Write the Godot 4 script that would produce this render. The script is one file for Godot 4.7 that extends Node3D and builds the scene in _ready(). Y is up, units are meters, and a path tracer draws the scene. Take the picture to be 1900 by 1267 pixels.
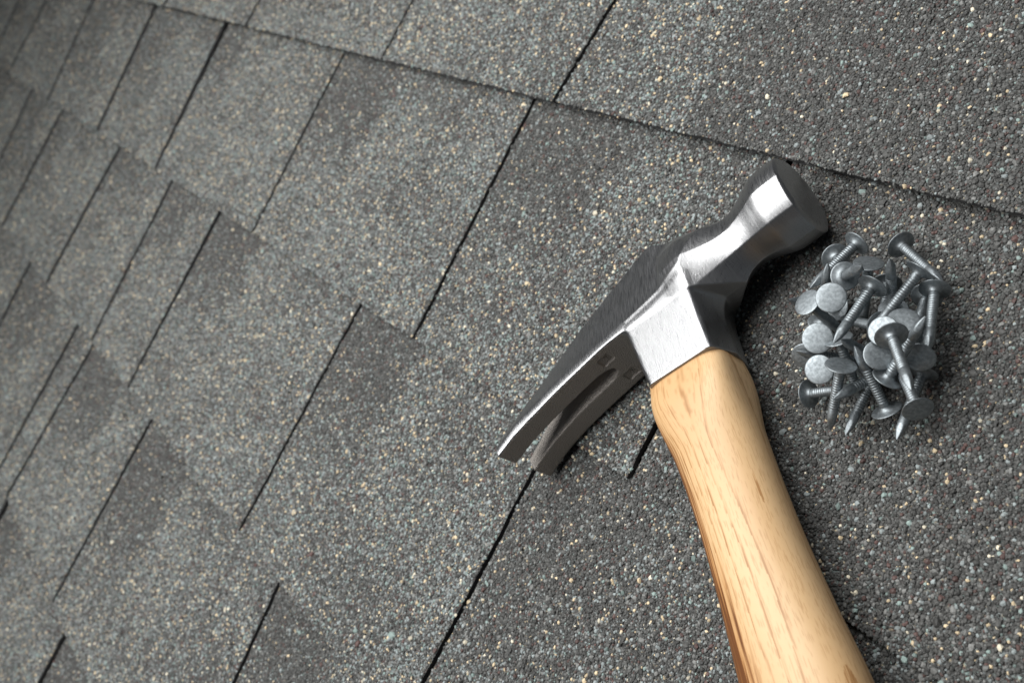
extends Node3D
# A claw hammer and a heap of roofing nails lying on laminated asphalt shingles, under one large soft lamp.
# World: y up, metres; the shingle courses run along z (far end -z), -x is down the roof.

var rng := RandomNumberGenerator.new()
var noise := FastNoiseLite.new()
var mats := {}

# head x, y, z and point x, y, z of every nail, in millimetres
const NAILS := [
	[-30.4, 18.2, 230.5, -46.9, 2.6, 228.2],
	[-23.5, 9.3, 216.5, -44.0, 19.3, 216.2],
	[-29.0, 4.7, 207.9, -37.3, 14.4, 226.8],
	[-51.1, 7.0, 217.1, -35.7, 23.3, 220.9],
	[-36.8, 19.1, 225.7, -35.7, 35.4, 241.6],
	[-37.0, 20.4, 237.4, -58.3, 28.1, 240.0],
	[-45.5, 25.5, 229.7, -45.3, 5.5, 218.8],
	[-49.2, 24.7, 221.9, -51.6, 2.2, 224.9],
	[-43.9, 1.7, 215.4, -50.4, 23.5, 214.1],
	[-19.1, 5.4, 228.3, -27.1, 7.6, 249.6],
	[-39.8, 8.5, 239.3, -29.6, 28.4, 243.8],
	[-27.4, 16.2, 246.5, -49.9, 19.5, 244.0],
	[-30.0, 10.2, 249.6, -49.0, 15.8, 260.8],
	[-31.6, 4.8, 230.4, -50.3, 10.8, 242.0],
	[-31.7, 4.4, 244.7, -48.1, 16.8, 254.8],
	[-43.6, 20.5, 251.9, -54.6, 1.1, 247.3],
	[-49.0, 22.9, 249.4, -48.6, 0.9, 243.5],
	[-50.2, 28.9, 256.4, -62.9, 35.7, 274.1],
	[-60.8, 16.2, 253.6, -41.4, 25.6, 261.1],
	[-55.6, 20.8, 250.5, -60.9, 3.6, 236.4],
	[-51.4, 15.0, 258.7, -36.5, 2.1, 247.4],
	[-53.5, 4.9, 255.7, -75.1, 9.7, 261.4],
	[-65.4, 17.4, 267.6, -52.7, 12.6, 249.2],
	[-58.0, 21.6, 229.3, -56.0, 1.5, 218.8],
	[-57.5, 3.5, 235.6, -64.2, 22.8, 225.3],
	[-66.5, 21.4, 235.0, -61.8, 0.8, 226.3],
	[-62.8, 23.8, 242.8, -80.8, 10.1, 240.3],
	[-73.6, 5.1, 223.7, -64.5, 9.8, 244.1],
	[-55.8, 7.2, 247.2, -73.0, 21.9, 244.5],
	[-68.4, 7.1, 252.7, -56.3, 24.6, 244.4],
	[-54.6, 1.0, 240.9, -55.9, 23.6, 238.6],
	[-55.3, 18.6, 233.7, -68.5, 0.8, 239.3],
	[-57.8, 5.0, 242.0, -80.3, 7.5, 244.3],
	[-46.9, 15.2, 242.8, -47.8, 6.3, 221.8],
	[-64.0, 15.6, 224.0, -50.8, 0.8, 212.8],
	[-47.4, 4.7, 237.4, -61.9, 13.0, 252.9],
]

# course lines: distance down the roof (m) of the butt edge above each row
const LINES := [-0.140, 0.0, 0.1285, 0.2660, 0.4075, 0.552]
# cuts of each row: [u at the top, u at the bottom, gap in mm at the top, gap at the bottom]
const CUTS := [
	[[-0.42, -0.42, 1.5, 1.5], [-0.0340, -0.0225, 1.5, 2.1], [0.1560, 0.1525, 1.5, 1.6], [0.3765, 0.3780, 1.5, 1.6], [0.590, 0.585, 1.5, 1.5], [0.790, 0.80, 1.5, 1.5], [1.02, 1.02, 1.5, 1.5], [1.23, 1.23, 1.5, 1.5], [1.5, 1.5, 1.5, 1.5]],
	[[-0.42, -0.42, 1.5, 1.5], [-0.1639, -0.1685, 2.2, 1.6], [0.0, -0.0044, 2.0, 2.0], [0.2141, 0.2112, 1.8, 1.9], [0.4339, 0.4246, 4.2, 1.8], [0.6272, 0.6094, 2.6, 2.0], [0.8463, 0.8204, 2.0, 2.0], [1.0503, 1.0525, 2.4, 2.4], [1.2155, 1.176, 2.4, 2.4], [1.46, 1.46, 2.0, 2.0]],
	[[-0.42, -0.42, 1.5, 1.5], [-0.375, -0.375, 1.6, 1.6], [-0.1194, -0.1210, 1.4, 1.7], [0.0571, 0.0592, 2.0, 1.8], [0.2776, 0.2785, 3.6, 1.8], [0.3852, 0.3815, 2.0, 1.8], [0.5355, 0.5438, 2.2, 1.8], [0.7578, 0.7600, 2.4, 2.2], [0.9145, 0.8915, 2.2, 2.2], [1.12, 1.12, 2.0, 2.0], [1.30, 1.30, 2, 2]],
	[[-0.42, -0.42, 1.5, 1.5], [-0.20, -0.20, 1.6, 1.6], [0.0066, -0.0080, 2.2, 1.8], [0.2254, 0.2308, 3.0, 1.8], [0.3795, 0.3956, 2.0, 1.8], [0.4299, 0.4390, 2.2, 1.6], [0.6216, 0.6155, 2.2, 2.0], [0.82, 0.82, 2, 2], [1.02, 1.02, 2, 2]],
	[[-0.42, -0.42, 1.5, 1.5], [-0.15, -0.15, 1.6, 1.6], [0.04, 0.04, 1.6, 1.6], [0.1969, 0.1969, 4.6, 4.6], [0.3956, 0.3885, 4.0, 3.6], [0.58, 0.58, 2, 2], [0.80, 0.80, 2, 2]],
]
# length (m) along the course and depth down the tab of the dark blended band that starts at each cut
const BANDS := [
	[[0, 0], [0.0, 0.0], [0.050, 0.035], [0.07, 0.03], [0.08, 0.08], [0.08, 0.08], [0.06, 0.06], [0.06, 0.06], [0.06, 0.06]],
	[[0, 0], [0.30, 0.22], [0.085, 0.085], [0.088, 0.080], [0.065, 0.070], [0.10, 0.09], [0.12, 0.12], [0.10, 0.07], [0.08, 0.1], [0.06, 0.1]],
	[[0, 0], [0.05, 0.06], [0.075, 0.10], [0.078, 0.085], [0.085, 0.075], [0.070, 0.06], [0.05, 0.05], [0.07, 0.08], [0.10, 0.12], [0.1, 0.1], [0.1, 0.1]],
	[[0, 0], [0.06, 0.08], [0.075, 0.085], [0.085, 0.110], [0.095, 0.085], [0.030, 0.10], [0.11, 0.10], [0.1, 0.1], [0.1, 0.1]],
	[[0, 0], [0.06, 0.08], [0.06, 0.08], [0.050, 0.08], [0.065, 0.12], [0.1, 0.1], [0.1, 0.1]],
]

const CAM_AT := Vector3(-0.08935276, 0.29265693, 0.43278407)
const CAM_X := Vector3(0.45743177, -0.70077568, 0.54742089)
const CAM_Y := Vector3(0.88849178, 0.33484958, -0.31378037)
const CAM_Z := Vector3(0.036586, 0.62991207, 0.77580426)
const HAMMER_AT := Vector3(-0.07526129, 0.0, 0.17556353)
const HAMMER_X := Vector3(0.80073137, 0.0, 0.5990236)
const HAMMER_Z := Vector3(-0.5990236, 0.0, 0.80073137)


func _ready() -> void:
	rng.seed = 71
	noise.seed = 5
	noise.noise_type = FastNoiseLite.TYPE_SIMPLEX_SMOOTH
	noise.frequency = 1.0
	noise.fractal_type = FastNoiseLite.FRACTAL_NONE
	set_camera()
	set_light()
	make_materials()
	build_roof()
	build_hammer()
	build_nails()


func set_camera() -> void:
	var cam := Camera3D.new()
	cam.name = "camera"
	cam.transform = Transform3D(Basis(CAM_X, CAM_Y, CAM_Z), CAM_AT)
	var lens := CameraAttributesPhysical.new()
	lens.frustum_focal_length = 37.886   # 24 mm high sensor: 2000 px of focal length on a 1267 px high picture
	lens.frustum_near = 0.01
	lens.frustum_far = 30.0
	lens.frustum_focus_distance = 0.345
	lens.exposure_aperture = 19.0
	cam.attributes = lens
	add_child(cam)
	cam.fov = 35.147
	cam.near = 0.01
	cam.far = 30.0
	cam.current = true


func set_light() -> void:
	var env := Environment.new()
	env.background_mode = Environment.BG_COLOR
	env.background_color = Color(0.215, 0.225, 0.24)
	env.background_energy_multiplier = 1.0
	env.tonemap_mode = Environment.TONE_MAPPER_LINEAR
	env.tonemap_exposure = 1.0
	env.sdfgi_enabled = true
	env.ssao_enabled = true
	env.ssil_enabled = true
	var we := WorldEnvironment.new()
	we.name = "studio_environment"
	we.environment = env
	add_child(we)
	# one large soft lamp, behind the hammer on the far side of the courses
	var key := AreaLight3D.new()
	key.name = "soft_box"
	key.area_size = Vector2(1.5, 0.76)
	key.light_color = Color(1.0, 0.995, 0.985)
	key.light_energy = 2.45
	key.area_range = 6.0
	key.shadow_enabled = true
	add_child(key)
	key.look_at_from_position(Vector3(-0.03, 0.95, -0.05), Vector3(-0.08, 0.0, 0.06), Vector3(0, 0, -1))


# ---------------------------------------------------------------- materials

func srgb(r: float, g: float, b: float) -> Color:
	return Color(r, g, b).linear_to_srgb()


func tex(w: int, h: int, f: Callable) -> ImageTexture:
	var im := Image.create(w, h, false, Image.FORMAT_RGB8)
	for y in h:
		for x in w:
			im.set_pixel(x, y, f.call(x, y))
	return ImageTexture.create_from_image(im)


func noise_tex(freq: float, octaves: int, lo: float, hi: float, seed_: int) -> NoiseTexture2D:
	var n := FastNoiseLite.new()
	n.seed = seed_
	n.noise_type = FastNoiseLite.TYPE_SIMPLEX_SMOOTH
	n.frequency = freq
	n.fractal_octaves = octaves
	var t := NoiseTexture2D.new()
	t.width = 512
	t.height = 512
	t.seamless = true
	var ramp := Gradient.new()
	ramp.offsets = PackedFloat32Array([0.15, 0.85])
	ramp.colors = PackedColorArray([Color(lo, lo, lo), Color(hi, hi, hi)])
	t.color_ramp = ramp
	t.noise = n
	return t


func make_materials() -> void:
	# asphalt sheet under the granules, speckled like them
	var m := StandardMaterial3D.new()
	m.resource_name = "asphalt_sheet"
	m.albedo_texture = tex(512, 512, func(_x, _y): return grain_color(0.45).linear_to_srgb().darkened(0.15))
	m.uv1_triplanar = true
	m.uv1_world_triplanar = true
	m.uv1_scale = Vector3(3.0, 3.0, 3.0)
	m.roughness = 0.95
	mats.sheet = m
	m = StandardMaterial3D.new()
	m.resource_name = "bitumen_edge"
	m.albedo_color = srgb(0.042, 0.042, 0.044)
	m.roughness = 0.8
	mats.edge = m
	m = StandardMaterial3D.new()
	m.resource_name = "ceramic_granules"
	m.albedo_color = Color.WHITE
	m.vertex_color_use_as_albedo = true
	m.roughness = 0.62
	mats.granule = m
	# ground and polished steel
	var fine := noise_tex(0.11, 3, 0.4, 1.0, 11)
	m = StandardMaterial3D.new()
	m.resource_name = "brushed_steel"
	m.metallic = 1.0
	m.albedo_color = srgb(0.37, 0.375, 0.385)
	m.roughness = 0.50
	m.roughness_texture = fine
	m.roughness_texture_channel = BaseMaterial3D.TEXTURE_CHANNEL_RED
	m.uv1_triplanar = true
	m.uv1_scale = Vector3(95, 95, 2.0)
	m.heightmap_enabled = true
	m.heightmap_texture = fine
	m.heightmap_scale = 0.005
	mats.steel = m
	var rough := noise_tex(0.07, 4, 0.0, 1.0, 23)
	m = StandardMaterial3D.new()
	m.resource_name = "forged_scale"
	m.metallic = 0.4
	m.albedo_color = srgb(0.34, 0.315, 0.29)
	m.roughness = 0.44
	m.uv1_triplanar = true
	m.uv1_scale = Vector3(40, 40, 40)
	m.heightmap_enabled = true
	m.heightmap_texture = rough
	m.heightmap_scale = 0.03
	mats.forged = m
	# zinc
	var spangle := noise_tex(0.03, 4, 0.62, 0.86, 31)
	m = StandardMaterial3D.new()
	m.resource_name = "galvanised_zinc"
	m.metallic = 0.9
	m.albedo_color = srgb(0.365, 0.405, 0.43)
	m.albedo_texture = noise_tex(0.02, 5, 0.80, 1.0, 37)
	m.roughness = 0.72
	m.roughness_texture = spangle
	m.roughness_texture_channel = BaseMaterial3D.TEXTURE_CHANNEL_RED
	m.uv1_triplanar = true
	m.uv1_scale = Vector3(60, 60, 60)
	m.heightmap_enabled = true
	m.heightmap_texture = spangle
	m.heightmap_scale = 0.0015
	mats.zinc = m
	# varnished ash handle: a solid grain looked up at the handle's own surface
	m = StandardMaterial3D.new()
	m.resource_name = "varnished_ash"
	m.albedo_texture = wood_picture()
	m.roughness = 0.5
	m.clearcoat_enabled = true
	m.clearcoat = 0.12
	m.clearcoat_roughness = 0.3
	mats.wood = m


func mixc(a: Color, b: Color, t: float) -> Color:
	return a.lerp(b, clampf(t, 0.0, 1.0))


func wood_picture() -> ImageTexture:
	var w := 400
	var h := 900
	var im := Image.create(w, h, false, Image.FORMAT_RGB8)
	var light := Color(0.58, 0.36, 0.17)
	var pale := Color(0.70, 0.485, 0.27)
	var line := Color(0.34, 0.165, 0.055)
	var burnt := Color(0.13, 0.045, 0.012)
	for y in h:
		var b := 10.0 + 310.0 * y / float(h)
		for x in w:
			var ph := TAU * x / float(w)
			var a := 16.0 * cos(ph)   # the grain follows the handle's waist
			var c := 12.0 * sin(ph)
			var warp := noise.get_noise_3d(a * 0.03, b * 0.0035, c * 0.03) * 3.4 + noise.get_noise_3d(a * 0.12 + 9.0, b * 0.012, c * 0.12) * 0.55
			var q := (c * 0.62 + a * 0.72 + warp + b * 0.008) / 2.3
			var fr := q - floorf(q)
			var ring_n := noise.get_noise_2d(floorf(q) * 7.3, 2.0)
			var col := light.lerp(pale, 0.5 + 0.5 * noise.get_noise_3d(a * 0.06, b * 0.012, c * 0.06 + 4.0))
			col = col.lerp(Color(0.60, 0.36, 0.17), clampf(0.5 * smoothstep(0.35, 0.0, fr) + 0.1 * ring_n, 0.0, 1.0))
			col = mixc(col, line, 0.75 * smoothstep(0.12, 0.03, fr) * clampf(0.6 + 1.2 * noise.get_noise_3d(a * 0.2, b * 0.03, c * 0.2 + 17.0), 0.0, 1.0))
			# pores of the early wood: short dark dashes along the grain
			var pore := noise.get_noise_3d(a * 2.0, b * 0.085, c * 2.0 + 31.0)
			var pore2 := noise.get_noise_3d(a * 4.3, b * 0.16, c * 4.3 + 71.0)
			var band := smoothstep(0.30, 0.02, fr) * clampf(0.55 + ring_n, 0.0, 1.0)
			col = mixc(col, line, band * smoothstep(-0.12, 0.25, pore))
			col = mixc(col, line, smoothstep(0.30, 0.65, pore2) * 0.42)
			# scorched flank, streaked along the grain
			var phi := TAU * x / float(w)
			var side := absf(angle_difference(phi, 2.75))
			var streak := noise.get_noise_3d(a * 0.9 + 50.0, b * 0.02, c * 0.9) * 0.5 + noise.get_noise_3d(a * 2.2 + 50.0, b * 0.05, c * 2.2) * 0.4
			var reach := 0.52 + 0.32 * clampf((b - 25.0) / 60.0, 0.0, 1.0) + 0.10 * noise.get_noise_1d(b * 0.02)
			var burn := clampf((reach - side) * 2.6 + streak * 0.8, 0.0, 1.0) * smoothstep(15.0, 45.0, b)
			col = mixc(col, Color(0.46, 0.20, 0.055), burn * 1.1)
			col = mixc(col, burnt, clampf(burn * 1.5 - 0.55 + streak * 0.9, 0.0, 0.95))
			# browner wood beside the socket, strongest along the pores
			if b < 19.0:
				col = mixc(col, Color(0.50, 0.27, 0.11), 0.35 * smoothstep(19.0, 16.5, b) + 0.5 * maxf(0.0, pore))
			im.set_pixel(x, y, col.linear_to_srgb())
	return ImageTexture.create_from_image(im)


func grain_color(dark: float) -> Color:
	# dark 0: the light blend with blue-grey and tan granules, 1: the dark blend
	var r := rng.randf()
	var v := rng.randf_range(0.65, 1.4)
	var tan_share := lerpf(0.068, 0.012, dark)
	var blue_share := lerpf(0.27, 0.03, dark)
	var mid_share := lerpf(0.28, 0.08, dark)
	if r < tan_share:
		return Color(0.56, 0.455, 0.30) * v if rng.randf() < 0.7 else Color(0.62, 0.57, 0.45) * v
	r -= tan_share
	if r < blue_share:
		return Color(0.23, 0.262, 0.265) * v if rng.randf() < 0.75 else Color(0.205, 0.27, 0.255) * v
	r -= blue_share
	if r < mid_share:
		return Color(0.165, 0.168, 0.163) * v
	r -= mid_share
	if r < 0.05:
		return Color(0.085, 0.05, 0.045) * v
	return Color(0.066, 0.067, 0.065) * rng.randf_range(0.5, 1.45)


# ---------------------------------------------------------------- roof

func row_height(row: int, w: float) -> float:
	# every course lies on the one below it: its lower end is one sheet higher than its upper end
	var t: float = (w - LINES[row]) / (LINES[row + 1] - LINES[row])
	if row == 0:
		return lerpf(-0.0018, 0.0028, clampf(t, 0.0, 1.0))
	return lerpf(-0.0027, -0.0002, t)


func cut_at(row: int, k: int, w: float, side: float) -> float:
	var c: Array = CUTS[row][k]
	var t := clampf((w - LINES[row]) / (LINES[row + 1] - LINES[row]), -0.1, 1.0)
	var wob := 0.00035 * noise.get_noise_2d(w * 60.0, row * 31.0 + k * 7.0) + 0.0002 * noise.get_noise_2d(w * 260.0, row * 11.0 + k * 5.0)
	return lerpf(c[0], c[1], t) + wob + side * 0.0005 * (1.15 + 2.4 * smoothstep(0.12, 0.7, c[0])) * (0.7 + lerpf(c[2], c[3], clampf(t, 0.0, 1.0)))


func butt_at(row: int, u: float) -> float:
	return LINES[row + 1] + 0.0005 * noise.get_noise_2d(u * 40.0, row * 17.0) + 0.00035 * noise.get_noise_2d(u * 300.0, row * 13.0 + 3.0)


func build_roof() -> void:
	var roof := Node3D.new()
	roof.name = "roof"
	roof.set_meta("kind", "structure")
	roof.set_meta("label", "grey laminated asphalt shingle roof with speckled granules and dark cuts")
	roof.set_meta("category", "roof")
	add_child(roof)
	var deck := MeshInstance3D.new()
	deck.name = "underlayment"
	var box := BoxMesh.new()
	box.size = Vector3(0.80, 0.012, 2.0)
	deck.mesh = box
	deck.position = Vector3(-0.2, -0.021, -0.53)
	deck.material_override = mats.sheet
	roof.add_child(deck)
	var rocks := []
	for k in 3:
		rocks.append(rock_mesh(k))
	for row in 5:
		for k in range(CUTS[row].size() - 1):
			build_tab(roof, row, k, rocks)


func rock_mesh(k: int) -> ArrayMesh:
	# an angular crushed-stone granule about 1 unit across, flattened when placed
	var r := RandomNumberGenerator.new()
	r.seed = 100 + k
	var pts := []
	var n := 5
	for ring in 2:
		for i in n:
			var a := TAU * (i + 0.5 * ring) / n + r.randf_range(-0.25, 0.25)
			var rad := (0.56 if ring == 0 else 0.42) * r.randf_range(0.82, 1.15)
			pts.append(Vector3(cos(a) * rad, (-0.12 if ring == 0 else 0.30) + r.randf_range(-0.07, 0.07), sin(a) * rad))
	pts.append(Vector3(r.randf_range(-0.1, 0.1), 0.46, r.randf_range(-0.1, 0.1)))
	pts.append(Vector3(0, -0.45, 0))
	var st := SurfaceTool.new()
	st.begin(Mesh.PRIMITIVE_TRIANGLES)
	st.set_smooth_group(-1)
	for i in n:
		var j := (i + 1) % n
		for t in [[i, n + i, j], [j, n + i, n + j], [n + i, 2 * n, n + j], [j, 2 * n + 1, i]]:
			for q in t:
				st.add_vertex(pts[q])
	st.generate_normals()
	return st.commit()


func build_tab(roof: Node3D, row: int, k: int, rocks: Array) -> void:
	var w0: float = LINES[row] - (0.006 if row > 0 else 0.0)
	var w1: float = LINES[row + 1]
	var um: float = 0.5 * (CUTS[row][k][0] + CUTS[row][k + 1][0])
	# skip tabs that no nearby view could show
	if not near_view(um, 0.5 * (w0 + w1), 2.2):
		return
	var tab := MeshInstance3D.new()
	tab.name = "shingle_tab"
	tab.mesh = tab_mesh(row, k, w0)
	tab.position = Vector3(-0.5 * (w0 + w1), 0, -um)
	roof.add_child(tab, true)
	var org := tab.position
	# granules bedded in the asphalt
	var u_lo: float = minf(CUTS[row][k][0], CUTS[row][k][1])
	var u_hi: float = maxf(CUTS[row][k + 1][0], CUTS[row][k + 1][1])
	var far := smoothstep(0.30, 0.75, um)
	var step := lerpf(0.00088, 0.00120, far)
	var grow := lerpf(1.0, 1.12, far)
	var bufs := [PackedFloat32Array(), PackedFloat32Array(), PackedFloat32Array()]
	var nu := int((u_hi - u_lo) / step)
	var nw := int((w1 - LINES[row]) / step) + 1
	for iw in nw:
		var wg: float = LINES[row] + step * iw
		var c_lo := cut_at(row, k, wg, 1.0)
		var c_hi := cut_at(row, k + 1, wg, -1.0)
		for iu in nu:
			var w := wg + step * rng.randf_range(-0.55, 0.55)
			var u := u_lo + step * (iu + rng.randf_range(-0.55, 0.55))
			if u < c_lo + 0.0003 * grow or u > c_hi - 0.0003 * grow or w < LINES[row] - 0.004:
				continue
			if w > w1 - 0.0025 and w > butt_at(row, u) + 0.0002:
				continue
			if not near_view(u, w, 1.16):
				continue
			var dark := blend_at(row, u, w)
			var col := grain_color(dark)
			var size := 0.00101 * exp(rng.randfn(0.0, 0.27)) * grow
			var flat := rng.randf_range(0.55, 0.9)
			var a := rng.randf() * TAU
			var tilt := Vector3(rng.randfn(0.0, 0.28), 1.0, rng.randfn(0.0, 0.28)).normalized()
			var bx := Vector3(cos(a), 0, sin(a))
			bx = (bx - tilt * bx.dot(tilt)).normalized()
			var bz := bx.cross(tilt)
			var y := row_height(row, w) + size * rng.randf_range(-0.05, 0.3)
			bx *= size * rng.randf_range(0.85, 1.3)
			bz *= size
			tilt *= size * flat
			var o := Vector3(-w, y, -u) - org
			bufs[rng.randi() % 3].append_array([bx.x, tilt.x, bz.x, o.x, bx.y, tilt.y, bz.y, o.y, bx.z, tilt.z, bz.z, o.z, col.r, col.g, col.b, 1.0])
	for v in 3:
		var n: int = bufs[v].size() / 16
		if n == 0:
			continue
		var mm := MultiMesh.new()
		mm.transform_format = MultiMesh.TRANSFORM_3D
		mm.use_colors = true
		mm.mesh = rocks[v]
		mm.instance_count = n
		mm.buffer = bufs[v]
		var mi := MultiMeshInstance3D.new()
		mi.name = "granules"
		mi.multimesh = mm
		mi.material_override = mats.granule
		mi.set_meta("kind", "stuff")
		tab.add_child(mi, true)


func near_view(u: float, w: float, margin: float) -> bool:
	# inside the frame widened by margin: nothing farther off can be seen from here or a step aside
	var d := Vector3(-w, 0.0, -u) - CAM_AT
	var z := -d.dot(CAM_Z)
	if z < 0.05:
		return margin > 2.0
	return absf(d.dot(CAM_X)) < 0.4752 * margin * z and absf(d.dot(CAM_Y)) < 0.3168 * margin * z


func blend_at(row: int, u: float, w: float) -> float:
	var v: float = w - LINES[row]
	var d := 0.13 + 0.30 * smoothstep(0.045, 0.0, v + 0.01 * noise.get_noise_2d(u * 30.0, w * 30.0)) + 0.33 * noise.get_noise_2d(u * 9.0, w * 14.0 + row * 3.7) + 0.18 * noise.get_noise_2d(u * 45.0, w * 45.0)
	if row == 0:
		d = maxf(d, 0.88 * smoothstep(-0.085, -0.14, u + 0.02 * noise.get_noise_2d(u * 20.0, w * 20.0)))
	elif row == 2 and u < -0.12:
		d = maxf(d, 0.55 + 0.25 * noise.get_noise_2d(u * 16.0, w * 16.0))
	for k in range(1, CUTS[row].size()):
		var c: Array = CUTS[row][k]
		var uc := lerpf(c[0], c[1], v / 0.135)
		var reach: Array = BANDS[row][k]
		if u <= uc and u > uc - reach[0] - 0.02:
			var ragged := 0.006 * noise.get_noise_2d(u * 60.0, w * 60.0)
			var along := smoothstep(reach[0] + 0.010, reach[0] - 0.014, uc - u + ragged * 1.4 + 0.12 * v)
			var down := 1.0 - smoothstep(0.35 * reach[1], 1.25 * reach[1], v + ragged * 3.0)
			d = maxf(d, (0.82 * down + 0.05) * along * lerpf(1.0, 0.7, smoothstep(0.3, 0.8, u)))
	return clampf(d, 0.0, 1.0)


func tab_mesh(row: int, k: int, w0: float) -> ArrayMesh:
	var mid := Vector3(-0.5 * (w0 + LINES[row + 1]), 0, -0.5 * (CUTS[row][k][0] + CUTS[row][k + 1][0]))
	var top := SurfaceTool.new()
	top.begin(Mesh.PRIMITIVE_TRIANGLES)
	top.set_smooth_group(-1)
	var side := SurfaceTool.new()
	side.begin(Mesh.PRIMITIVE_TRIANGLES)
	side.set_smooth_group(-1)
	var thick := 0.0026 if row == 0 else 0.0021
	var nw := 40
	var nu := 60
	# outline: a grid only along its rim, a fan of strips inside
	var left := []
	var right := []
	for i in nw + 1:
		var w: float = lerpf(w0, LINES[row + 1], i / float(nw))
		left.append(Vector2(cut_at(row, k, w, 1.0), w))
		right.append(Vector2(cut_at(row, k + 1, w, -1.0), w))
	var grid := []
	for i in nw + 1:
		var line := []
		for j in nu + 1:
			var u := lerpf(left[i].x, right[i].x, j / float(nu))
			var w: float = left[i].y
			if i == nw:
				w = butt_at(row, u)
			line.append(Vector3(-w, row_height(row, w), -u) - mid)
		grid.append(line)
	for i in nw:
		for j in nu:
			quad(top, grid[i][j], grid[i][j + 1], grid[i + 1][j + 1], grid[i + 1][j])
	var rim := []
	for i in nw + 1:
		rim.append(grid[i][0])
	for j in range(1, nu + 1):
		rim.append(grid[nw][j])
	for i in range(nw - 1, -1, -1):
		rim.append(grid[i][nu])
	for j in range(nu - 1, 0, -1):
		rim.append(grid[0][j])
	var down := Vector3(0, -thick, 0)
	for i in rim.size():
		var p: Vector3 = rim[i]
		var q: Vector3 = rim[(i + 1) % rim.size()]
		quad(side, p, q, q + down, p + down)
	for i in nw:
		quad(side, grid[i][nu] + down, grid[i][0] + down, grid[i + 1][0] + down, grid[i + 1][nu] + down)
	top.generate_normals()
	side.generate_normals()
	var mesh := top.commit()
	side.commit(mesh)
	mesh.surface_set_material(0, mats.sheet)
	mesh.surface_set_material(1, mats.edge)
	return mesh


func quad(st: SurfaceTool, a: Vector3, b: Vector3, c: Vector3, d: Vector3) -> void:
	for p in [a, b, c, a, c, d]:
		st.add_vertex(p)


# ---------------------------------------------------------------- hammer
# Its own axes, in millimetres: x along the head towards the striking face, y up from the roof (the hammer lies on its cheek), z along the handle.

const MID := 15.3   # height of the head's middle plane

func curve(t: Array, x: float) -> float:
	if x <= t[0][0]:
		return t[0][1]
	for i in range(1, t.size()):
		if x <= t[i][0]:
			var a: Array = t[i - 1]
			var b: Array = t[i]
			var k: float = (x - a[0]) / (b[0] - a[0])
			var m0: float = (b[1] - t[maxi(i - 2, 0)][1]) / (b[0] - t[maxi(i - 2, 0)][0]) * (b[0] - a[0])
			var nx: Array = t[mini(i + 1, t.size() - 1)]
			var m1: float = (nx[1] - a[1]) / (nx[0] - a[0]) * (b[0] - a[0])
			var k2 := k * k
			var k3 := k2 * k
			return (2 * k3 - 3 * k2 + 1) * a[1] + (k3 - 2 * k2 + k) * m0 + (3 * k2 - 2 * k3) * b[1] + (k3 - k2) * m1
	return t[t.size() - 1][1]


func straight(t: Array, x: float) -> float:
	if x <= t[0][0]:
		return t[0][1]
	for i in range(1, t.size()):
		if x <= t[i][0]:
			return remap(x, t[i - 1][0], t[i][0], t[i - 1][1], t[i][1])
	return t[t.size() - 1][1]


const TOP := [[-84.0, 2.4], [-79.7, 0.0], [-65.8, -10.2], [-52.0, -18.6], [-36.4, -27.4], [-18.0, -34.6], [-0.5, -40.8], [2.0, -40.6], [17.0, -30.7], [24.0, -27.5]]
const CREASE := [[-83.6, 5.5], [-70.5, -0.9], [-52.2, -5.6], [-35.0, -8.3], [-21.4, -10.0], [-2.5, -13.2], [14.5, -16.5], [30.0, -19.5]]
const DROP := [[-84.0, 2.0], [-80.0, 2.3], [-66.0, 4.2], [-52.0, 6.2], [-36.0, 7.6], [-18.0, 8.0]]
const UNDER := [[-84.0, 8.6], [-82.3, 8.0], [-70.2, 2.6], [-53.4, -2.1], [-36.0, -5.5], [-23.4, -7.6], [-10.0, -8.2]]
const POLL := [[8.0, 12.6], [15.0, 11.4], [21.0, 10.4], [27.0, 9.7], [33.0, 9.9], [39.0, 11.3], [44.0, 13.3], [48.0, 14.7], [58.0, 14.8]]
const POLL_Z := [[10.0, -19.6], [30.0, -20.8], [48.0, -23.0], [60.0, -23.4]]


func cheek_at(x: float) -> float:
	return 13.7 + 1.2 * smoothstep(-58.0, -84.0, x)


func smin(a: float, b: float, k: float) -> float:
	var h := maxf(k - absf(a - b), 0.0) / k
	return minf(a, b) - h * h * k * 0.25


func build_hammer() -> void:
	var hammer := Node3D.new()
	hammer.name = "claw_hammer"
	hammer.transform = Transform3D(Basis(HAMMER_X, Vector3.UP, HAMMER_Z), HAMMER_AT)
	hammer.set_meta("label", "steel claw hammer with varnished wooden handle lying on grey shingles")
	hammer.set_meta("category", "hammer")
	add_child(hammer)
	build_head(hammer)
	build_handle(hammer)


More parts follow.
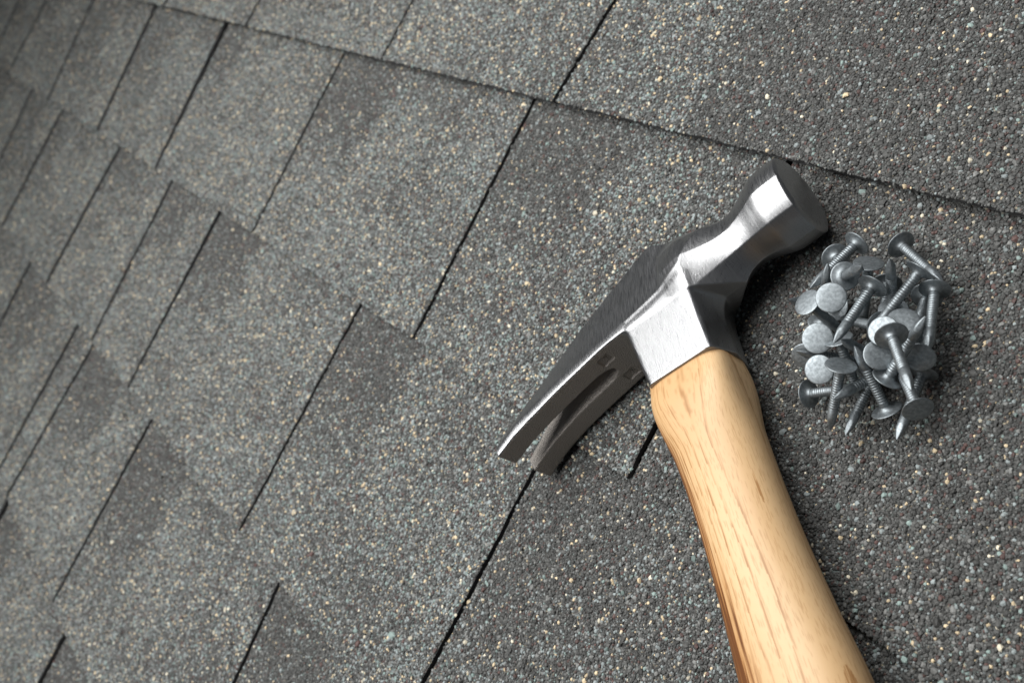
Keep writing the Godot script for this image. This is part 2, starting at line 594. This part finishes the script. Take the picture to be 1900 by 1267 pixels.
func build_head(hammer: Node3D) -> void:
	var h := 0.5
	var x0 := -88.0
	var z0 := -44.0
	var nx := int(151.0 / h)
	var nz := int(64.0 / h)
	var ny := int(18.5 / h)
	# field on nodes; y counts from the middle plane, first node half a cell below it
	var f := PackedFloat32Array()
	f.resize(nx * nz * ny)
	var at := 0
	for i in nx:
		var x := x0 + i * h
		var top := straight(TOP, x)
		var crease := straight(CREASE, x)
		var under := curve(UNDER, x)
		var rad := curve(POLL, x)
		var pz := curve(POLL_Z, x)
		var ws := maxf(crease - top, 0.5)
		var bl := 1.0 / sqrt(straight(DROP, x) * straight(DROP, x) + ws * ws)
		var cheek := cheek_at(x)
		var drop := straight(DROP, x)
		var slope := lerpf(-0.05, 0.62, smoothstep(-66.0, -40.0, x))
		var slot_w := 3.9 if x < -37.0 else 3.9 - 3.9 * (1.0 - sqrt(maxf(0.0, 1.0 - pow((x + 37.0) / 7.0, 2.0))))
		slot_w += 0.9 * smoothstep(-55.0, -84.0, x)
		for j in nz:
			var z := z0 + j * h
			for k in ny:
				var y := absf((k - 0.5) * h)
				# claws and the block over the eye
				var d := maxf((top - z) * 0.93, (z - under) * 0.97)
				var bevel := (-drop * (z - crease) + ws * (y - cheek)) * bl
				d = maxf(d, bevel)
				var flank := (y - cheek + 0.06 * (z - crease)) * 0.996
				d = -smin(-d, -flank, 0.9)
				d = maxf(d, ((x - 14.2) + (y - 13.5) * 0.9) * 0.74)
				d = maxf(d, (-81.8 - x) + (z - 4.0) * 0.25)
				# nail slot and its scooped sides
				if x < -29.5:
					var dep := under - z
					d = maxf(d, (slot_w - slope * dep - y) * 0.85)
				# stamped pockets
				if x < -20.0 and x > -38.0:
					var pk := maxf(maxf(absf(x + 28.6) - 2.6, absf(y - 7.4) - 2.3), absf(z - under) - 0.6)
					d = maxf(d, -pk)
				# socket round the handle
				var half := 17.0 - (0.10 * (z + 8.0) if x < 0.0 else 0.0)
				var s := maxf(-smin(-flank, -(absf(x + 0.3) + y * 0.22 - half) * 0.97, 2.0), maxf(z - 16.6, maxf(bevel, -24.0 - z)))
				d = smin(d, s, 0.02 + 1.2 * smoothstep(crease + 1.0, crease + 4.0, z))
				# neck and bell of the poll
				if x > -6.0:
					var px := absf(z - pz)
					var oct := maxf(px * 0.9239 + y * 0.3827, px * 0.3827 + y * 0.9239)
					var p := lerpf(oct, sqrt(px * px + y * y), lerpf(0.45, 0.62, smoothstep(36.0, 50.0, x))) - rad
					p = maxf(p * 0.95, x - 59.3 + px * px * 0.004 + y * y * 0.004)
					p = maxf(p, (x - 59.3 + lerpf(oct, sqrt(px * px + y * y), 0.5) - 13.0) * 0.7071)
					p = maxf(p, 6.0 - x)
					d = smin(d, p, lerpf(3.0, 13.0, smoothstep(2.0, 15.0, x)))
				f[at] = d
				at += 1
	# surface nets
	var cell := {}
	var vert := PackedVector3Array()
	var norm := PackedVector3Array()
	var sx := nz * ny
	var sz := ny
	for i in nx - 1:
		for j in nz - 1:
			for k in ny - 1:
				var o := i * sx + j * sz + k
				if absf(f[o]) > 1.6:
					continue
				var c := [f[o], f[o + 1], f[o + sz], f[o + sz + 1], f[o + sx], f[o + sx + 1], f[o + sx + sz], f[o + sx + sz + 1]]
				var inside := 0
				for q in c:
					if q < 0.0:
						inside += 1
				if inside == 0 or inside == 8:
					continue
				var sum := Vector3.ZERO
				var count := 0
				for e in [[0, 1], [2, 3], [4, 5], [6, 7], [0, 2], [1, 3], [4, 6], [5, 7], [0, 4], [1, 5], [2, 6], [3, 7]]:
					var a: float = c[e[0]]
					var b: float = c[e[1]]
					if (a < 0.0) != (b < 0.0):
						var t := a / (a - b)
						var pa := Vector3(e[0] >> 2, e[0] & 1, (e[0] >> 1) & 1)
						var pb := Vector3(e[1] >> 2, e[1] & 1, (e[1] >> 1) & 1)
						sum += pa.lerp(pb, t)
						count += 1
				var p := sum / count
				var gx: float = (c[4] + c[5] + c[6] + c[7]) - (c[0] + c[1] + c[2] + c[3])
				var gy: float = (c[1] + c[3] + c[5] + c[7]) - (c[0] + c[2] + c[4] + c[6])
				var gz: float = (c[2] + c[3] + c[6] + c[7]) - (c[0] + c[1] + c[4] + c[5])
				cell[o] = vert.size()
				vert.append(Vector3(x0 + (i + p.x) * h, maxf(0.0, (k - 0.5 + p.y) * h), z0 + (j + p.z) * h))
				norm.append(Vector3(gx, gy, gz).normalized())
	# quads round every crossed edge, sorted into the parts of the head
	var parts := {}
	for i in range(1, nx - 1):
		for j in range(1, nz - 1):
			for k in range(1, ny - 1):
				var o := i * sx + j * sz + k
				if absf(f[o]) > 1.2:
					continue
				var ins := f[o] < 0.0
				for axis in 3:
					var step: int = [sx, 1, sz][axis]
					if (f[o + step] < 0.0) == ins:
						continue
					var s1: int = [1, sz, sx][axis]
					var s2: int = [sz, sx, 1][axis]
					var v: Array = [cell.get(o - s1 - s2, -1), cell.get(o - s2, -1), cell.get(o, -1), cell.get(o - s1, -1)]
					if v.min() < 0:
						continue
					sort_quad(parts, vert, norm, v)
	var head: Node3D = null
	var order := ["head", "poll", "claw"]
	for part in order:
		if part == "claw":
			for up in [1.0, -1.0]:
				head_part(parts, part, [up], head)
		elif part == "head":
			head = head_part(parts, part, [1.0, -1.0], hammer)
		else:
			head_part(parts, part, [1.0, -1.0], head)
	# raised figures in the stamped pockets
	for s in [1.0, -1.0]:
		var mark := MeshInstance3D.new()
		mark.name = "stamped_mark"
		var t := TextMesh.new()
		var font := SystemFont.new()
		font.font_names = PackedStringArray(["Droid Sans"])
		font.font_weight = 700
		t.font = font
		t.text = "9"
		t.font_size = 32
		t.pixel_size = 0.00011
		t.depth = 0.0007
		mark.mesh = t
		mark.material_override = mats.forged
		mark.transform = Transform3D(Basis(Vector3(-0.94, 0.3, 0.07).normalized(), Vector3(0.3, 0.94, -0.05).normalized(), Vector3(-0.1, 0, -1).normalized()).orthonormalized(), Vector3(-0.0286, (MID + 7.4 * s) * 0.001, -0.0077))
		mark.transform.basis = Basis(Vector3(1, 0, 0), Vector3(0, 1, 0), Vector3(0, 0, 1)) * Basis(Vector3(0, 0, 1), -0.5)
		head.add_child(mark, true)


func sort_quad(parts: Dictionary, vert: PackedVector3Array, norm: PackedVector3Array, v: Array) -> void:
	var c := (vert[v[0]] + vert[v[1]] + vert[v[2]] + vert[v[3]]) * 0.25
	var n := (norm[v[0]] + norm[v[1]] + norm[v[2]] + norm[v[3]]).normalized()
	var part := "claw" if c.x < -17.5 else "poll" if c.x > 40.0 else "head"
	var forged := 0
	if c.x < -16.0:
		var under := curve(UNDER, c.x)
		if (n.z > 0.55 and absf(c.z - under) < 2.2 and c.y < cheek_at(c.x) - 0.7) or (c.x < -28.0 and n.y < -0.15):
			forged = 1
	if n.z > 0.8 and c.z > 15.9:
		forged = 1
	var key := "%s%d" % [part, forged]
	if not parts.has(key):
		parts[key] = PackedVector3Array()
	var list: PackedVector3Array = parts[key]
	var flip: bool = (vert[v[1]] - vert[v[0]]).cross(vert[v[2]] - vert[v[0]]).dot(n) > 0.0
	var idx: Array = [0, 2, 1, 0, 3, 2] if flip else [0, 1, 2, 0, 2, 3]
	for q in idx:
		list.append(vert[v[q]])
		list.append(norm[v[q]])
	parts[key] = list


func head_part(parts: Dictionary, part: String, sides: Array, parent: Node3D) -> Node3D:
	var mesh := ArrayMesh.new()
	for forged in 2:
		var key := "%s%d" % [part, forged]
		if not parts.has(key):
			continue
		var list: PackedVector3Array = parts[key]
		var pos := PackedVector3Array()
		var nor := PackedVector3Array()
		for s in sides:
			for i in range(0, list.size(), 6):
				for q in ([0, 2, 4] if s > 0.0 else [0, 4, 2]):
					var p := list[i + q]
					var n := list[i + q + 1]
					pos.append(Vector3(p.x, MID + p.y * s, p.z) * 0.001)
					nor.append(Vector3(n.x, n.y * s, n.z))
		var arr := []
		arr.resize(Mesh.ARRAY_MAX)
		arr[Mesh.ARRAY_VERTEX] = pos
		arr[Mesh.ARRAY_NORMAL] = nor
		mesh.add_surface_from_arrays(Mesh.PRIMITIVE_TRIANGLES, arr)
		mesh.surface_set_material(mesh.get_surface_count() - 1, mats.forged if forged else mats.steel)
	var o := MeshInstance3D.new()
	o.name = part
	o.mesh = mesh
	parent.add_child(o, true)
	return o


const HANDLE_L := [[10.0, -14.4], [16.0, -15.0], [22.0, -15.7], [30.0, -15.8], [64.0, -14.0], [90.0, -14.4], [113.0, -15.7], [140.0, -17.5], [200.0, -17.0], [270.0, -19.0], [312.0, -20.0], [320.0, -18.0]]
const HANDLE_R := [[10.0, 14.9], [16.0, 15.8], [24.0, 16.3], [50.0, 15.8], [79.0, 16.3], [105.0, 18.2], [129.0, 20.6], [160.0, 21.0], [220.0, 19.0], [270.0, 21.0], [312.0, 22.0], [320.0, 20.0]]
const HANDLE_H := [[10.0, 10.2], [16.6, 10.9], [24.0, 12.6], [32.0, 13.1], [64.0, 12.4], [113.0, 13.2], [140.0, 14.2], [220.0, 13.6], [290.0, 15.0], [312.0, 14.8], [320.0, 12.5]]


func handle_section(z: float) -> Array:
	var l := curve(HANDLE_L, z)
	var r := curve(HANDLE_R, z)
	return [0.5 * (l + r) - 0.5, 0.5 * (r - l), curve(HANDLE_H, z), lerpf(4.2, 2.2, smoothstep(20.0, 46.0, z))]


func section_point(s: Array, phi: float) -> Vector2:
	var c := cos(phi)
	var n := sin(phi)
	var e: float = 2.0 / s[3]
	return Vector2(s[0] + s[1] * signf(c) * pow(absf(c), e), s[2] * signf(n) * pow(absf(n), e))


func build_handle(hammer: Node3D) -> void:
	var st := SurfaceTool.new()
	st.begin(Mesh.PRIMITIVE_TRIANGLES)
	var rings := 156
	var n := 72
	for i in rings + 1:
		var z := 10.0 + 310.0 * i / float(rings)
		var s := handle_section(z)
		for j in n + 1:
			var p := section_point(s, TAU * j / float(n))
			st.set_uv(Vector2(j / float(n), i / float(rings)))
			st.add_vertex(Vector3(p.x, p.y + MID, z) * 0.001)
	for i in rings:
		for j in n:
			var a := i * (n + 1) + j
			var b := a + n + 1
			for q in [a, b + 1, b, a, a + 1, b + 1]:
				st.add_index(q)
	# rounded butt
	var s := handle_section(320.0)
	var base := (rings + 1) * (n + 1)
	st.set_uv(Vector2(0.5, 1.0))
	st.add_vertex(Vector3(s[0], MID, 321.5) * 0.001)
	for j in n:
		for q in [rings * (n + 1) + j, rings * (n + 1) + j + 1, base]:
			st.add_index(q)
	st.generate_normals()
	var o := MeshInstance3D.new()
	o.name = "handle"
	o.mesh = st.commit()
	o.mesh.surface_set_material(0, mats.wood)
	hammer.add_child(o)


# ---------------------------------------------------------------- nails

func lathe(profile: Array, n: int, square_from := INF) -> ArrayMesh:
	# profile: [radius, y] downwards in millimetres; below square_from the section turns four-sided, like a cut point
	var st := SurfaceTool.new()
	st.begin(Mesh.PRIMITIVE_TRIANGLES)
	for p in profile:
		var sq := clampf((-p[1] - square_from) / 0.8, 0.0, 1.0)
		for j in n:
			var a := TAU * j / n
			var r: float = p[0]
			var dia := r / maxf(absf(cos(a)), absf(sin(a))) * 0.86
			r = lerpf(r, minf(dia, 1.68), sq)
			st.add_vertex(Vector3(cos(a) * r, p[1], sin(a) * r) * 0.001)
	for i in profile.size() - 1:
		for j in n:
			var a := i * n + j
			var b := i * n + (j + 1) % n
			for q in [a, b, a + n, b, b + n, a + n]:
				st.add_index(q)
	st.generate_normals()
	var m := st.commit()
	m.surface_set_material(0, mats.zinc)
	return m


func flat_shaded(m: ArrayMesh) -> ArrayMesh:
	var st := SurfaceTool.new()
	st.create_from(m, 0)
	st.deindex()
	st.set_smooth_group(-1)
	st.generate_normals()
	var r := st.commit()
	r.surface_set_material(0, mats.zinc)
	return r


func build_nails() -> void:
	var heads := []
	for v in 3:
		var ry: float = [4.65, 4.5, 4.75][v]
		heads.append(lathe([[0.0, 0.10], [ry * 0.5, 0.06 + 0.05 * v], [ry - 0.35, -0.02], [ry - 0.08, -0.12], [ry, -0.25], [ry - 0.08, -0.42], [ry - 0.4, -0.50], [3.1, -0.60], [2.2, -0.95], [1.75, -1.5], [1.6, -1.9]], 28))
	var prof := [[1.52, -1.3], [1.52, -3.0]]
	var y := -3.2
	while y > -14.5:
		prof.append_array([[1.55, y], [1.60, y - 0.28], [1.38, y - 0.42], [1.38, y - 0.60]])
		y -= 0.85
	prof.append_array([[1.52, y], [1.52, -18.0]])
	var shank := lathe(prof, 16)
	var tip_st := lathe([[1.52, -18.0], [1.50, -18.3], [1.35, -19.3], [0.95, -20.8], [0.45, -22.2], [0.12, -22.8]], 16, 18.1)
	var tip := flat_shaded(tip_st)
	for i in NAILS.size():
		var d: Array = NAILS[i]
		var a := Vector3(d[0], d[1], d[2]) * 0.001
		var b := Vector3(d[3], d[4], d[5]) * 0.001
		var yy := (a - b).normalized()
		var spin := rng.randf() * TAU
		var side := Vector3(cos(spin), 0.3, sin(spin))
		var xx := (side - yy * side.dot(yy)).normalized()
		var nail := Node3D.new()
		nail.name = "roofing_nail" if i == 0 else "roofing_nail_%03d" % i
		nail.transform = Transform3D(Basis(xx, yy, xx.cross(yy)), a)
		nail.set_meta("label", NAIL_LABELS[i])
		nail.set_meta("category", "nail")
		nail.set_meta("group", "galvanised roofing nails heaped beside the hammer")
		add_child(nail)
		for part in [["head", heads[i % 3]], ["shank", shank], ["point", tip]]:
			var o := MeshInstance3D.new()
			o.name = part[0]
			o.mesh = part[1]
			nail.add_child(o)


# what sets each nail apart, in the order of NAILS
const NAIL_LABELS := [
	"galvanised nail with shaded flat head facing up behind the cross-lying ringed nail",
	"galvanised nail closest to the hammer face, ringed shank sloping down from tilted head",
	"galvanised nail whose head rim shows behind another ringed shank, beside hammer face",
	"galvanised nail with smooth upright point rising next to the standing nail",
	"galvanised nail standing on its head with its shank pointing upward",
	"galvanised nail lying on top, ringed shank and bright point over buried nails",
	"galvanised nail with brightest pale head facing up at the heap's hammer side",
	"galvanised nail with round head leaning at heap edge, partly under the brightest head",
	"galvanised nail with only its point poking out of the heap toward the handle",
	"galvanised nail with smooth shank at the heap corner farthest from the handle",
	"galvanised nail with its point standing up between two ringed shanks",
	"galvanised nail with ringed shank, head lying against the smooth corner nail",
	"galvanised nail with flat head above a straight ringed shank on the heap's outer flank",
	"galvanised nail buried beneath the standing point, ringed shank barely showing",
	"galvanised nail buried under the outer flank nails, ringed shank in shadow",
	"galvanised nail with pale head face half covered by the topmost nail",
	"galvanised nail with bright crescent of head showing around the topmost nail's head",
	"galvanised nail lying topmost, head underside showing, shank ending in a cut point",
	"galvanised nail with cut point rising beside the topmost nail's shank",
	"galvanised nail with dull tilted head just below the topmost nail's head",
	"galvanised nail with dull flat head beside the topmost nail's shank, own shank hidden",
	"galvanised nail with head rim under a dull flat head, point on bare shingle",
	"galvanised nail with dark flat head at the tip of the topmost nail",
	"galvanised nail with round grey head facing up above a sideways ringed shank",
	"galvanised nail with ringed shank lying sideways between two upturned heads",
	"galvanised nail with round grey head overlapped by another flat oval head",
	"galvanised nail with flat oval head, shank running out onto the shingle",
	"galvanised nail with dark head on edge and shank lying sideways",
	"galvanised nail with smooth slanting shank crossing over the oval-headed nail",
	"galvanised nail propped head down, long shank and point slanting up mid-heap",
	"galvanised nail with only its cut point showing behind the propped nail",
	"galvanised nail buried under the oval-headed nail, short length of shank showing",
	"galvanised nail lying low with its point on bare shingle beside the propped nail",
	"galvanised nail buried crosswise beneath the cross-lying ringed nail",
	"galvanised nail buried under upturned heads at the heap's handle side",
	"galvanised nail with point peeking from under the dull tilted head",
]
